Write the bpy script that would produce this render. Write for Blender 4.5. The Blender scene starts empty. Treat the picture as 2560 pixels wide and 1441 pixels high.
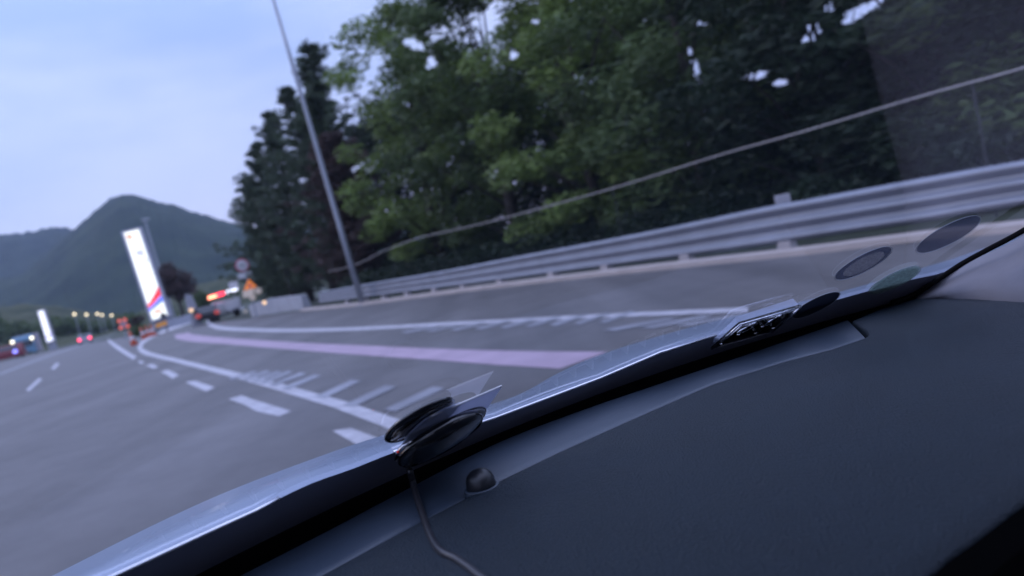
import bpy, math, random
import numpy as np
from mathutils import Vector, noise
random.seed(7); rng = np.random.default_rng(7)
rad = math.radians
SC = bpy.context.scene; COL = SC.collection
# ------------------------------------------------------------------ camera
FPX = 1850.0; ROLL = rad(12.9); PITCH = rad(3.83); CH = 1.35
r0 = np.array([1, 0, 0.]); u0 = np.array([0, math.sin(PITCH), math.cos(PITCH)])
FW = np.array([0, math.cos(PITCH), -math.sin(PITCH)])
RT = math.cos(ROLL)*r0 - math.sin(ROLL)*u0; UP = math.sin(ROLL)*r0 + math.cos(ROLL)*u0
CAM = np.array([0, 0, CH])
cd = bpy.data.cameras.new('camera'); cam = bpy.data.objects.new('camera', cd); COL.objects.link(cam)
from mathutils import Matrix
cam.matrix_world = Matrix(((RT[0], UP[0], -FW[0], 0), (RT[1], UP[1], -FW[1], 0), (RT[2], UP[2], -FW[2], CH), (0, 0, 0, 1)))
cd.sensor_width = 36; cd.lens = 36*FPX/2560; cd.clip_start = 0.02; cd.clip_end = 9000
cd.dof.use_dof = True; cd.dof.focus_distance = 1.05; cd.dof.aperture_fstop = 3.6
SC.camera = cam
# ------------------------------------------------------------------ sky, sun, exposure
SC.view_settings.view_transform = 'Standard'; SC.view_settings.look = 'None'
SC.view_settings.exposure = 0.55; SC.view_settings.gamma = 1
SUN_EL, SUN_AZ = rad(9), rad(-75)
w = bpy.data.worlds.new('World'); SC.world = w; w.use_nodes = True
nt = w.node_tree; N = nt.nodes; L = nt.links; N.clear()
out = N.new('ShaderNodeOutputWorld')
sky = N.new('ShaderNodeTexSky'); sky.sky_type = 'NISHITA'; sky.sun_disc = False
sky.sun_elevation = SUN_EL; sky.sun_rotation = SUN_AZ; sky.air_density = 1.4; sky.dust_density = 0.6; sky.ozone_density = 3
b1 = N.new('ShaderNodeBackground'); b1.inputs[1].default_value = 0.05; L.new(sky.outputs[0], b1.inputs[0])
tc = N.new('ShaderNodeTexCoord'); mp = N.new('ShaderNodeMapping'); mp.inputs['Scale'].default_value = (1, 1, 3.2)
mp.inputs['Location'].default_value = (0.3, 0.1, 0.4)
L.new(tc.outputs['Generated'], mp.inputs[0])
nz = N.new('ShaderNodeTexNoise'); nz.inputs['Scale'].default_value = 2.2; nz.inputs['Detail'].default_value = 4; nz.inputs['Roughness'].default_value = .5
L.new(mp.outputs[0], nz.inputs['Vector'])
cr = N.new('ShaderNodeValToRGB'); L.new(nz.outputs[0], cr.inputs[0])
cr.color_ramp.elements[0].position = .38; cr.color_ramp.elements[0].color = (.31, .39, .76, 1)
cr.color_ramp.elements[1].position = .62; cr.color_ramp.elements[1].color = (.56, .60, .92, 1)
# overcast skies grow brighter towards the zenith, and this dusk one is pinker at the horizon
sx = N.new('ShaderNodeSeparateXYZ'); L.new(tc.outputs['Generated'], sx.inputs[0])
mr = N.new('ShaderNodeMapRange'); mr.inputs[1].default_value = 0.30; mr.inputs[2].default_value = 1.0
mr.inputs[3].default_value = 0.86; mr.inputs[4].default_value = 2.6; L.new(sx.outputs[2], mr.inputs[0])
hz = N.new('ShaderNodeMapRange'); hz.inputs[1].default_value = 0.08; hz.inputs[2].default_value = 0.30
hz.inputs[3].default_value = 0.75; hz.inputs[4].default_value = 0.0; L.new(sx.outputs[2], hz.inputs[0])
mx = N.new('ShaderNodeMix'); mx.data_type = 'RGBA'; L.new(hz.outputs[0], mx.inputs[0]); L.new(cr.outputs[0], mx.inputs[6])
mx.inputs[7].default_value = (.46, .46, .88, 1)
zf = N.new('ShaderNodeMapRange'); zf.inputs[1].default_value = .42; zf.inputs[2].default_value = .8; L.new(sx.outputs[2], zf.inputs[0])
mz = N.new('ShaderNodeMix'); mz.data_type = 'RGBA'; L.new(zf.outputs[0], mz.inputs[0]); L.new(mx.outputs[2], mz.inputs[6]); mz.inputs[7].default_value = (.42, .47, .76, 1)
b2 = N.new('ShaderNodeBackground'); L.new(mz.outputs[2], b2.inputs[0]); L.new(mr.outputs[0], b2.inputs[1])
ad = N.new('ShaderNodeAddShader'); L.new(b1.outputs[0], ad.inputs[0]); L.new(b2.outputs[0], ad.inputs[1]); L.new(ad.outputs[0], out.inputs[0])
sd = bpy.data.lights.new('sun', 'SUN'); sd.energy = 0.35; sd.angle = rad(20); sd.color = (1, .86, .80)
so = bpy.data.objects.new('sun', sd); COL.objects.link(so)
dv = Vector((math.sin(SUN_AZ)*math.cos(rad(35)), math.cos(SUN_AZ)*math.cos(rad(35)), math.sin(rad(35))))
so.rotation_euler = dv.to_track_quat('Z', 'Y').to_euler()
# ------------------------------------------------------------------ helpers: photo pixels to real places
def ray(x, y): return FW + (x-1280)/FPX*RT + (720.5-y)/FPX*UP
def G(x, y, z=0.): d = ray(x, y); return CAM + d*(z-CH)/d[2]
def P(x, y, dist): d = ray(x, y); return CAM + d*dist/d[1]
def project(p):
    v = np.asarray(p) - CAM; k = v@FW
    return 1280 + FPX*(v@RT)/k, 720.5 - FPX*(v@UP)/k
HD = np.array([-math.sin(rad(28)), math.cos(rad(28)), 0]); TR = np.array([math.cos(rad(28)), math.sin(rad(28)), 0]); ZU = np.array([0, 0, 1.])
def wall(path, x, y):
    """point of the vertical surface over a plan polyline seen at photo pixel x, y"""
    d = ray(x, y)
    for a, b in zip(path, path[1:]):
        e = b[:2]-a[:2]; den = d[0]*e[1]-d[1]*e[0]
        if abs(den) < 1e-9: continue
        t = (a[0]*e[1]-a[1]*e[0])/den
        s = ((t*d[0]-a[0])*e[0]+(t*d[1]-a[1])*e[1])/(e@e)
        if t > 0 and -0.001 <= s <= 1.001: return CAM + d*t
    return None
def smooth(pts, n=8):
    pts = [np.asarray(p, float) for p in pts]; o = []
    q = [2*pts[0]-pts[1]]+pts+[2*pts[-1]-pts[-2]]
    for i in range(1, len(q)-2):
        for k in range(n):
            t = k/n; o.append(.5*((2*q[i])+(-q[i-1]+q[i+1])*t+(2*q[i-1]-5*q[i]+4*q[i+1]-q[i+2])*t*t+(-q[i-1]+3*q[i]-3*q[i+1]+q[i+2])*t**3))
    o.append(pts[-1]); return o
def resample(pts, n):
    pts = np.array(pts); s = np.r_[0, np.cumsum(np.linalg.norm(np.diff(pts, axis=0), axis=1))]
    t = np.linspace(0, s[-1], n); return np.array([[np.interp(a, s, pts[:, k]) for k in range(pts.shape[1])] for a in t])
def offset(path, d):
    p = np.array(path)[:, :2]; t = np.gradient(p, axis=0); t /= np.linalg.norm(t, axis=1)[:, None]
    q = p + np.stack([t[:, 1], -t[:, 0]], 1)*d
    return [np.array([a[0], a[1], 0.]) for a in q]
class MB:
    def __init__(s): s.v = []; s.f = []
    def add(s, vs, fs):
        o = len(s.v); s.v += [tuple(map(float, a)) for a in vs]; s.f += [tuple(i+o for i in f) for f in fs]; return s
    def box(s, c, size, ax=(r0, np.array([0, 1, 0.]), ZU), bev=0.0, taper=(1, 1)):
        c = np.asarray(c, float); hx, hy, hz_ = [a/2 for a in size]; b = min(bev, hx*.9, hy*.9, hz_*.9)
        if b <= 0:
            vs = []
            for k in (-1, 1):
                tx, ty = taper if k > 0 else (1, 1)
                for i, j in ((-1, -1), (1, -1), (1, 1), (-1, 1)): vs.append(c+ax[0]*i*hx*tx+ax[1]*j*hy*ty+ax[2]*k*hz_)
            return s.add(vs, [(3, 2, 1, 0), (4, 5, 6, 7), (0, 1, 5, 4), (1, 2, 6, 5), (2, 3, 7, 6), (3, 0, 4, 7)])
        rings = []
        for zz, ins in ((-hz_, b), (-hz_+b, 0), (hz_-b, 0), (hz_, b)):
            tx, ty = taper if zz > 0 else (1, 1)
            X, Y = hx*tx-ins, hy*ty-ins
            rings.append([c+ax[0]*a+ax[1]*e+ax[2]*zz for a, e in ((-X+b, -Y), (X-b, -Y), (X, -Y+b), (X, Y-b), (X-b, Y), (-X+b, Y), (-X, Y-b), (-X, -Y+b))])
        return s.loft(rings, closed=True, caps=True)
    def loft(s, rings, closed=False, caps=False):
        n = len(rings[0]); vs = [p for r in rings for p in r]; fs = []
        for i in range(len(rings)-1):
            for j in range(n if closed else n-1):
                k = (j+1) % n; fs.append((i*n+j, i*n+k, (i+1)*n+k, (i+1)*n+j))
        if caps: fs.append(tuple(range(n))[::-1]); fs.append(tuple((len(rings)-1)*n+j for j in range(n)))
        return s.add(vs, fs)
    def tube(s, pts, r, n=8, caps=True):
        pts = [np.asarray(p, float) for p in pts]; rings = []; rr = r if hasattr(r, '__len__') else [r]*len(pts)
        for i, p in enumerate(pts):
            t = pts[min(i+1, len(pts)-1)]-pts[max(i-1, 0)]; t = t/np.linalg.norm(t)
            a = np.cross(t, [0.31, .2, .93]) if abs(t[2]) < .9 else np.cross(t, [1, 0.1, 0]); a /= np.linalg.norm(a); b = np.cross(t, a)
            rings.append([p+rr[i]*(a*math.cos(2*math.pi*k/n)+b*math.sin(2*math.pi*k/n)) for k in range(n)])
        return s.loft(rings, True, caps)
    def disc(s, c, a, b, th, n=28, bulge=0.0):
        """elliptic plate, half axes a and b (vectors), th: thickness vector"""
        c = np.asarray(c, float); rings = []
        prof = [(.01, -.5), (.94, -.5), (1, -.2), (1, .2), (.94, .5), (.6, .5+bulge*.6), (.01, .5+bulge)]
        for k, z in prof: rings.append([c+k*(a*math.cos(2*math.pi*i/n)+b*math.sin(2*math.pi*i/n))+th*z for i in range(n)])
        return s.loft(rings, True, True)
    def plate(s, poly, th):
        n = len(poly); poly = [np.asarray(p, float) for p in poly]
        vs = poly+[p+th for p in poly]
        return s.add(vs, [tuple(range(n)), tuple(range(n, 2*n))[::-1]]+[(i, i+n, (i+1) % n+n, (i+1) % n) for i in range(n)])
    def strip(s, left, right): return s.loft([list(left), list(right)])
def link(name, mb, mat, parent=None, shade=False, **pr):
    me = bpy.data.meshes.new(name); loc = Vector((0, 0, 0))
    root = parent
    while root is not None: loc += root.location; root = root.parent
    v = np.array(mb.v)-np.array(loc) if len(mb.v) else np.zeros((0, 3))
    if parent is None and pr.get('base') is not None: v = v-np.array(pr['base'])
    me.from_pydata([tuple(a) for a in v], [], mb.f); me.materials.append(mat)
    if shade: me.polygons.foreach_set('use_smooth', [True]*len(me.polygons))
    me.update()
    o = bpy.data.objects.new(name, me); COL.objects.link(o); o.parent = parent
    if parent is None and pr.get('base') is not None: o.location = pr['base']
    for k, v_ in pr.items():
        if k != 'base': o[k] = v_
    return o
def fixn(o):
    import bmesh
    bm = bmesh.new(); bm.from_mesh(o.data); bmesh.ops.recalc_face_normals(bm, faces=bm.faces); bm.to_mesh(o.data); bm.free(); return o
def thing(name, loc, label, cat, group=None):
    o = bpy.data.objects.new(name, None); COL.objects.link(o); o.location = [float(a) for a in loc]; o.empty_display_size = .2
    o['label'] = label; o['category'] = cat
    if group: o['group'] = group
    return o
def copytree(o, parent=None, loc=None, label=None):
    c = o.copy(); COL.objects.link(c); c.parent = parent
    if loc is not None: c.location = [float(a) for a in loc]
    if label: c['label'] = label
    for ch in list(o.children): copytree(ch, c)
    return c
# ------------------------------------------------------------------ materials
def mat(name, col, rough=.6, metal=0, var=.12, scale=6, bump=0, bscale=None, emit=None, es=0, spec=.5, coat=0, detail=5, bdist=.002):
    m = bpy.data.materials.new(name); m.use_nodes = True; n = m.node_tree.nodes; l = m.node_tree.links; b = n['Principled BSDF']
    b.inputs['Roughness'].default_value = rough; b.inputs['Metallic'].default_value = metal
    b.inputs['Specular IOR Level'].default_value = spec; b.inputs['Coat Weight'].default_value = coat
    t = n.new('ShaderNodeTexCoord'); z = n.new('ShaderNodeTexNoise'); z.inputs['Scale'].default_value = scale; z.inputs['Detail'].default_value = detail
    l.new(t.outputs['Object'], z.inputs['Vector'])
    c = n.new('ShaderNodeValToRGB'); l.new(z.outputs[0], c.inputs[0]); c.color_ramp.elements[0].position = .3; c.color_ramp.elements[1].position = .7
    c.color_ramp.elements[0].color = [a*(1-var) for a in col]+[1]; c.color_ramp.elements[1].color = [min(1, a*(1+var)) for a in col]+[1]
    l.new(c.outputs[0], b.inputs['Base Color'])
    if bump:
        z2 = n.new('ShaderNodeTexNoise'); z2.inputs['Scale'].default_value = bscale or scale*8; z2.inputs['Detail'].default_value = 3
        l.new(t.outputs['Object'], z2.inputs['Vector'])
        bp = n.new('ShaderNodeBump'); bp.inputs['Strength'].default_value = bump; bp.inputs['Distance'].default_value = bdist
        l.new(z2.outputs[0], bp.inputs['Height']); l.new(bp.outputs[0], b.inputs['Normal'])
    if emit: b.inputs['Emission Color'].default_value = list(emit)+[1]; b.inputs['Emission Strength'].default_value = es
    return m
def leafmat(name, col, var=.45):
    m = mat(name, col, rough=.55, var=var, scale=.7, spec=.3)
    b = m.node_tree.nodes['Principled BSDF']; n = m.node_tree.nodes; l = m.node_tree.links
    tr = n.new('ShaderNodeBsdfTranslucent'); mxs = n.new('ShaderNodeMixShader'); mxs.inputs[0].default_value = .3
    cr_ = [x for x in n if x.type == 'VALTORGB'][0]; l.new(cr_.outputs[0], tr.inputs[0])
    o = [x for x in n if x.type == 'OUTPUT_MATERIAL'][0]
    l.new(b.outputs[0], mxs.inputs[1]); l.new(tr.outputs[0], mxs.inputs[2]); l.new(mxs.outputs[0], o.inputs[0]); return m
M = {}
M['asphalt'] = mat('asphalt', (.108, .103, .104), rough=.62, var=.32, scale=.45, bump=.5, bscale=45, detail=9)
# darker wheel paths and sealed patches: stretched noise along the carriageway
_n = M['asphalt'].node_tree.nodes; _l = M['asphalt'].node_tree.links; _b = _n['Principled BSDF']; _c = [x for x in _n if x.type == 'VALTORGB'][0]
[x for x in _n if x.type == 'TEX_NOISE'][0].inputs['Roughness'].default_value = .82
_t = _n.new('ShaderNodeTexCoord'); _m = _n.new('ShaderNodeMapping'); _m.inputs['Rotation'].default_value = (0, 0, rad(-28)); _m.inputs['Scale'].default_value = (.9, .035, 1)
_z = _n.new('ShaderNodeTexNoise'); _z.inputs['Scale'].default_value = 1; _z.inputs['Detail'].default_value = 4; _r = _n.new('ShaderNodeMapRange')
_r.inputs[1].default_value = .35; _r.inputs[2].default_value = .65; _r.inputs[3].default_value = .76; _r.inputs[4].default_value = 1.12
_x = _n.new('ShaderNodeVectorMath'); _x.operation = 'SCALE'
_l.new(_t.outputs['Object'], _m.inputs[0]); _l.new(_m.outputs[0], _z.inputs['Vector']); _l.new(_z.outputs[0], _r.inputs[0]); _l.new(_c.outputs[0], _x.inputs[0]); _l.new(_r.outputs[0], _x.inputs['Scale']); _l.new(_x.outputs[0], _b.inputs['Base Color'])
M['shoulder'] = mat('shoulder_asphalt', (.125, .112, .108), rough=.7, var=.12, scale=.5, bump=.35, bscale=50)
M['paint'] = mat('road_paint', (.42, .41, .44), rough=.6, var=.22, scale=4)
M['paint_thin'] = mat('worn_road_paint', (.235, .24, .27), rough=.6, var=.25, scale=1.5)
M['pink'] = mat('pink_road_paint', (.38, .285, .355), rough=.6, var=.15, scale=1.5)
M['concrete'] = mat('concrete', (.46, .40, .37), rough=.8, var=.12, scale=1.2, bump=.3, bscale=40)
M['grass'] = mat('grass_ground', (.035, .045, .028), rough=.9, var=.4, scale=1.5, bump=.6, bscale=10)
M['galv'] = mat('galvanised_steel', (.23, .25, .30), rough=.5, metal=.6, var=.10, scale=1.5)
M['pole'] = mat('pole_steel', (.30, .32, .36), rough=.5, metal=.4, var=.08, scale=1)
M['dkpost'] = mat('dark_post', (.03, .035, .035), rough=.6)
M['cable'] = mat('fence_rail', (.40, .38, .38), rough=.5, metal=.3)
M['bark'] = mat('bark', (.045, .036, .030), rough=.9, var=.35, scale=5, bump=.8, bscale=25)
M['hill'] = None
M['leafA'] = leafmat('broad_leaves', (.145, .205, .055))
M['leafB'] = leafmat('mid_leaves', (.072, .108, .036))
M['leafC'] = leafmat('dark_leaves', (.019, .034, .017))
M['needle'] = leafmat('pine_needles', (.060, .085, .050))
M['brownleaf'] = leafmat('brown_leaves', (.075, .050, .045))
M['white'] = mat('white_panel', (.62, .62, .64), rough=.5, var=.05)
M['grey'] = mat('grey_panel', (.28, .29, .33), rough=.6, var=.1)
M['framegrey'] = mat('sign_frame', (.42, .42, .50), rough=.5)
M['dark'] = mat('dark_plastic', (.018, .019, .022), rough=.5, var=.2)
M['black'] = mat('black_gap', (.004, .004, .005), rough=.9, spec=.1)
M['red'] = mat('dark_red_paint', (.16, .018, .025), rough=.4, var=.1)
M['orange'] = mat('orange_glow', (.75, .19, .02), rough=.5, var=.12, emit=(1, .25, .02), es=.35)  # sign triangle made to glow by itself; it is no lamp
M['conered'] = mat('cone_orange', (.50, .10, .05), rough=.5, var=.15)
M['blue'] = mat('truck_blue', (.14, .27, .38), rough=.4, var=.05)
M['tyre'] = mat('tyre', (.015, .015, .016), rough=.85)
M['signred'] = mat('sign_red', (.45, .12, .16), rough=.5)
M['headlamp'] = mat('headlamp', (.8, .8, .8), emit=(1, .88, .62), es=2.5)
M['lampwarm'] = mat('warm_lamp', (.8, .7, .5), emit=(1, .80, .48), es=2.2)
M['amber'] = mat('amber_lamp', (.8, .5, .3), emit=(1, .62, .34), es=1.0)
M['cream'] = mat('cream_glow', (.62, .52, .42), emit=(1, .78, .58), es=.08)
M['tail'] = mat('tail_lamp', (.5, .02, .05), emit=(1, .05, .12), es=4)
M['ledred'] = mat('led_red', (.5, .02, .03), emit=(1, .03, .07), es=3)
M['ledorange'] = mat('led_orange', (.6, .3, .1), emit=(1, .42, .22), es=3)
M['ledwhite'] = mat('led_white', (.7, .7, .8), emit=(.85, .85, 1), es=1.6)
M['bluelamp'] = mat('blue_lamp', (.2, .2, .6), emit=(.25, .25, 1), es=1.6)
M['signglow'] = mat('lit_sign_white', (.8, .8, .75), emit=(1, .99, .90), es=.80, var=.01)
M['signglow2'] = mat('lit_sign_far', (.8, .8, .85), emit=(.95, .93, 1), es=.8, var=.01)
M['signtext'] = mat('sign_lettering', (.3, .3, .5), emit=(.25, .24, .55), es=.35, var=.01)
M['signorange'] = mat('sign_emblem', (.6, .3, .2), emit=(1, .45, .25), es=.5, var=.01)
M['signR'] = mat('sign_red_swoosh', (.7, .03, .05), emit=(1, .05, .08), es=.7, var=.02)
M['signB'] = mat('sign_blue_swoosh', (.1, .15, .7), emit=(.12, .22, 1), es=.8, var=.02)
M['signP'] = mat('sign_purple_band', (.3, .2, .6), emit=(.55, .40, .95), es=.6, var=.02)
M['glassdark'] = mat('dark_glass', (.02, .025, .035), rough=.1, var=.05)
def hillmat(name, a, b, sc):
    m = bpy.data.materials.new(name); m.use_nodes = True; n = m.node_tree.nodes; l = m.node_tree.links; p = n['Principled BSDF']
    p.inputs['Roughness'].default_value = .95; p.inputs['Specular IOR Level'].default_value = .1
    t = n.new('ShaderNodeTexCoord'); z = n.new('ShaderNodeTexNoise'); z.inputs['Scale'].default_value = sc; z.inputs['Detail'].default_value = 9; z.inputs['Roughness'].default_value = .65
    l.new(t.outputs['Object'], z.inputs['Vector']); c = n.new('ShaderNodeValToRGB'); l.new(z.outputs[0], c.inputs[0])
    c.color_ramp.elements[0].position = .36; c.color_ramp.elements[1].position = .66
    c.color_ramp.elements[0].color = a+(1,); c.color_ramp.elements[1].color = b+(1,); l.new(c.outputs[0], p.inputs['Base Color']); return m
M['hill'] = hillmat('forested_hill', (.006, .018, .013), (.030, .048, .028), .02)
M['hill2'] = hillmat('near_slope', (.028, .040, .020), (.075, .080, .045), .05)
# ------------------------------------------------------------------ ground, road, markings
def sheet(x0, x1, y0, y1, z): return MB().add([(x0, y0, z), (x1, y0, z), (x1, y1, z), (x0, y1, z)], [(0, 1, 2, 3)])
link('ground', sheet(-2200, 2200, -200, 1850, -.01), M['grass'], kind='structure')
kerb_px = [(3000, 530), (2560, 580), (2280, 606), (2000, 640), (1700, 671), (1500, 692), (1200, 726), (1000, 752), (900, 765), (820, 773), (750, 779)]
kerb = smooth([G(*q) for q in kerb_px], 6)
d0 = kerb[0]-kerb[6]; d0 /= np.linalg.norm(d0); kerb = [kerb[0]+d0*12]+kerb
dl = kerb[-1]-kerb[-8]; dl /= np.linalg.norm(dl)
kl = kerb[-1]
kerb_far = [kl+dl*6+np.array([-3, 3, 0]), kl+dl*20+np.array([-8, 10, 0]), kl+dl*60+np.array([-30, 25, 0])]
path = kerb+kerb_far
rp = MB(); heads = [np.array([-420, 20, 0.]), np.array([-420, 330, 0.])]
# asphalt: fan between the kerb line and a far left border of the carriageways
edgeR = [np.array([p[0], p[1], .004]) for p in path]
lb = resample([np.array([-30, -25, .004]), np.array([-60, 30, .004]), np.array([-190, 140, .004]), np.array([-330, 330, .004])], len(edgeR))
edgeR = resample(edgeR, len(edgeR))
mid = [edgeR*(1-t)+lb*t for t in (0, .05, .15, .4, 1)]
rp.loft([list(a) for a in mid]); link('road', rp, M['asphalt'], kind='structure')
def ribbon(px, widths, m, z=.009, name='lane_line', n=6):
    """painted line: photo centre line, real width in metres"""
    c = np.array(smooth([np.r_[G(*q)[:2], wd] for q, wd in zip(px, widths)], n))
    t = np.gradient(c[:, :2], axis=0); t /= np.linalg.norm(t, axis=1)[:, None]+1e-9; nn = np.stack([t[:, 1], -t[:, 0]], 1)
    a = c[:, :2]+nn*c[:, 2:3]/2; b = c[:, :2]-nn*c[:, 2:3]/2
    return link(name, MB().strip([(p[0], p[1], z) for p in a], [(p[0], p[1], z) for p in b]), m, kind='structure')
def edges(top, bot, m, name, z=.009, n=6):
    a = resample(smooth([G(*q)[:2] for q in top], n), 40); b = resample(smooth([G(*q)[:2] for q in bot], n), 40)
    return link(name, MB().strip([(p[0], p[1], z) for p in a], [(p[0], p[1], z) for p in b]), m, kind='structure')
edges([(1130, 1098), (990, 1045), (900, 1016), (760, 977), (640, 944), (530, 918), (440, 897), (385, 884), (360, 874), (356, 866), (370, 852), (410, 832), (470, 812), (545, 791), (610, 771)],
      [(1130, 1136), (985, 1072), (900, 1041), (760, 999), (640, 961), (530, 931), (440, 907), (385, 894), (352, 883), (345, 866), (362, 847), (404, 828), (464, 808), (540, 788), (606, 769)], M['paint'], 'gore_line')
edges([(342, 893), (320, 880), (298, 866), (282, 856), (272, 848)], [(334, 900), (312, 887), (290, 872), (276, 860), (268, 850)], M['paint'], 'edge_line')
edges([(1520, 882), (1300, 880), (1100, 874), (900, 865), (750, 858), (640, 851), (560, 845), (505, 840), (478, 836), (474, 832)],
      [(1400, 924), (1250, 915), (1100, 903), (900, 889), (750, 877), (640, 868), (550, 860), (480, 855), (440, 847), (437, 838)], M['pink'], 'pink_guide_line')
edges([(1870, 770), (1700, 778), (1500, 787), (1300, 798), (1100, 808), (900, 819), (720, 823), (620, 821), (560, 817), (534, 811), (530, 803), (545, 792), (580, 780)],
      [(1870, 782), (1700, 788), (1500, 796), (1300, 806), (1100, 816), (900, 827), (720, 831), (620, 829), (550, 825), (521, 815), (518, 803), (536, 791), (572, 779)], M['paint'], 'shoulder_line')
def quad(px, m, name, z=.009):
    if name == 'hatch_bar': z = .0135
    pl = [G(*q) for q in px]; link(name, MB().add([(p[0], p[1], z) for p in pl], [tuple(range(len(pl)))]), m, kind='structure')
for q in ([(343, 905), (353, 903), (362, 907), (354, 911)], [(364, 914), (380, 911), (397, 918), (384, 923)], [(402, 930), (420, 926), (448, 939), (432, 948)],
          [(464, 957), (488, 953), (537, 970), (516, 981)], [(572, 1000), (604, 990), (640, 1003), (728, 1030), (697, 1043), (640, 1030), (612, 1014)],
          [(832, 1080), (878, 1073), (960, 1103), (906, 1122)],
          [(64, 977), (98, 946), (106, 949), (74, 978)], [(127, 923), (141, 908), (149, 910), (136, 924)]):
    quad(q, M['paint'], 'lane_dash')
hatch = [((640, 932), (575, 950)), ((672, 930), (610, 952)), ((700, 931), (632, 956)), ((728, 931), (655, 960)), ((760, 935), (680, 966)), ((795, 940), (712, 975)), ((890, 954), (800, 997)), ((978, 968), (872, 1018)), ((1098, 972), (975, 1030))]
for i, (a, b) in enumerate(hatch):
    wd = 5+i*.9 if i < 6 else 12+2*(i-6)
    quad([(a[0]-wd, a[1]-2), (a[0]+wd, a[1]+2), (b[0]+wd, b[1]+2), (b[0]-wd, b[1]-2)], M['paint_thin'], 'hatch_bar')
for i in range(9):
    x = 1010+i*62; y0 = 820-i*4.6; h_ = 12+i*1.6
    quad([(x+70, y0-3), (x+84, y0-1), (x+8, y0+h_+3), (x-10, y0+h_)], M['paint_thin'], 'hatch_bar')
for (x, y) in ((1600, 806), (1690, 800), (1780, 795)):
    quad([(x+70, y-8), (x+100, y-6), (x-60, y+24), (x-95, y+22)], M['paint_thin'], 'hatch_bar')
edges([(0, 934), (110, 893), (220, 856), (290, 832)], [(0, 938), (110, 896), (220, 858), (290, 833)], M['paint_thin'], 'edge_line')
# kerb: a real step
kin = np.array(kerb); kout = np.array(offset(kerb, .42))
KH = .10
link('kerb', MB().loft([[(p[0], p[1], .0) for p in kin], [(p[0], p[1], KH) for p in kin], [(p[0], p[1], KH) for p in kout], [(p[0], p[1], -.02) for p in kout]]), M['concrete'], kind='structure')
# ------------------------------------------------------------------ guardrail, fence behind it
gp = offset(kerb, .55)
gt_px = [(2900, 345), (2560, 400), (2300, 446), (2000, 502), (1900, 520), (1600, 583), (1300, 640), (1100, 679), (900, 713), (800, 731), (750, 740)]
gb_px = [(2900, 470), (2560, 512), (2300, 556), (2000, 600), (1900, 616), (1600, 656), (1300, 696), (1100, 721), (900, 745), (800, 758), (750, 764)]
tp = [wall(gp, *q) for q in gt_px]; bt = [wall(gp, *q) for q in gb_px]
tp = [p for p in tp if p is not None]; bt = [p for p in bt if p is not None]
tp = resample(smooth(tp, 8), 90); bt = resample(smooth(bt, 8), 90)
e = tp[0]-tp[6]; e /= np.linalg.norm(e); tp = np.vstack([tp[0]+e*10, tp]); e = bt[0]-bt[6]; e /= np.linalg.norm(e); bt = np.vstack([bt[0]+e*10, bt])
tg = np.gradient(tp[:, :2], axis=0); tg /= np.linalg.norm(tg, axis=1)[:, None]; inn = np.stack([-tg[:, 1], tg[:, 0], 0*tg[:, 0]], 1)  # towards the road
prof = []
for k in range(33):
    t = k/32; prof.append((t, .085*(.5+.5*math.cos(2*math.pi*(t*2.62-.31)))))
rg = thing('guardrail', gp[len(gp)//2], 'long galvanised corrugated guardrail curving along the kerb of the slip road', 'guardrail')
rows = [[b*(1-t)+a*t+n*dd for a, b, n in zip(tp, bt, inn)] for t, dd in prof]
rows2 = [[p-n*.006 for p, n in zip(r, inn)] for r in rows]
link('beam', MB().loft(rows+rows2[::-1]), M['galv'], rg, shade=True)
gpl = resample([p[:2] for p in gp], 400); seglen = np.r_[0, np.cumsum(np.linalg.norm(np.diff(gpl, axis=0), axis=1))]
post0 = None
pxs = [1970, 1720, 1520, 1385, 1255, 1160, 1090, 1020, 962, 915, 870]; pys = [628, 664, 690, 705, 718, 724, 738, 744, 752, 757, 762]
for i, (x, y) in enumerate(zip(pxs, pys)):
    q = wall(gp, x, y); base = np.array([q[0], q[1], 0.]); ax = (TR, HD, ZU)
    if post0 is None:
        ref = base.copy()
        post0 = link('post', MB().box(base-TR*-.12+ZU*.36, (.12, .14, .72), ax, .01), M['galv'], rg)
        blk0 = link('post_footing', MB().box(base+ZU*.12, (.20, .34, .20), ax, .02, taper=(.8, .85)), mat('footing', (.34, .31, .31), rough=.7), rg)
    else:
        for o in (post0, blk0):
            c = o.copy(); COL.objects.link(c); c.parent = rg; c.location = Vector(base-ref)
# delineator standing above the guardrail
q = wall(gp, 1945, 512); ax = (TR, HD, ZU)
dn = thing('delineator', (q[0], q[1], 0), 'pale boxy delineator standing above the guardrail in front of the dark trees', 'delineator')
c0 = q+TR*.14
link('panel', MB().box(c0+ZU*.07, (.26, .05, .17), (np.array([.96, -.28, 0]), np.array([.28, .96, 0]), ZU), .012), mat('delineator_grey', (.36, .35, .38), rough=.6), dn)
link('stem', MB().tube([(c0[0], c0[1], 0), c0], .02), M['galv'], dn)
# rail fence behind the guardrail
fp = offset(kerb, 1.9)
cb_px = [(2900, 62), (2560, 170), (2300, 242), (2000, 332), (1800, 388), (1560, 463), (1400, 508), (1200, 561), (1050, 595), (960, 628), (890, 662), (820, 680), (745, 695)]
cb = [wall(fp, *q) for q in cb_px]; cb = [p for p in cb if p is not None]; cb = smooth(cb, 6)
fn = thing('wire_fence', (cb[-20][0], cb[-20][1], 0), 'thin pale rail on slim dark posts running behind the guardrail', 'fence')
link('top_rail', MB().tube(cb, .016, 6), M['cable'], fn, shade=True)
for i in range(9, len(cb), 22):
    p = cb[i]; link('post', MB().tube([(p[0], p[1], 0), (p[0], p[1], p[2]-.02)], .018, 6), M['dkpost'], fn)
mw = MB()
for k in range(1, 5): mw.tube([p*np.array([1, 1, k/5]) for p in cb], .003, 4)
link('wire', mw, M['dkpost'], fn)
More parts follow.
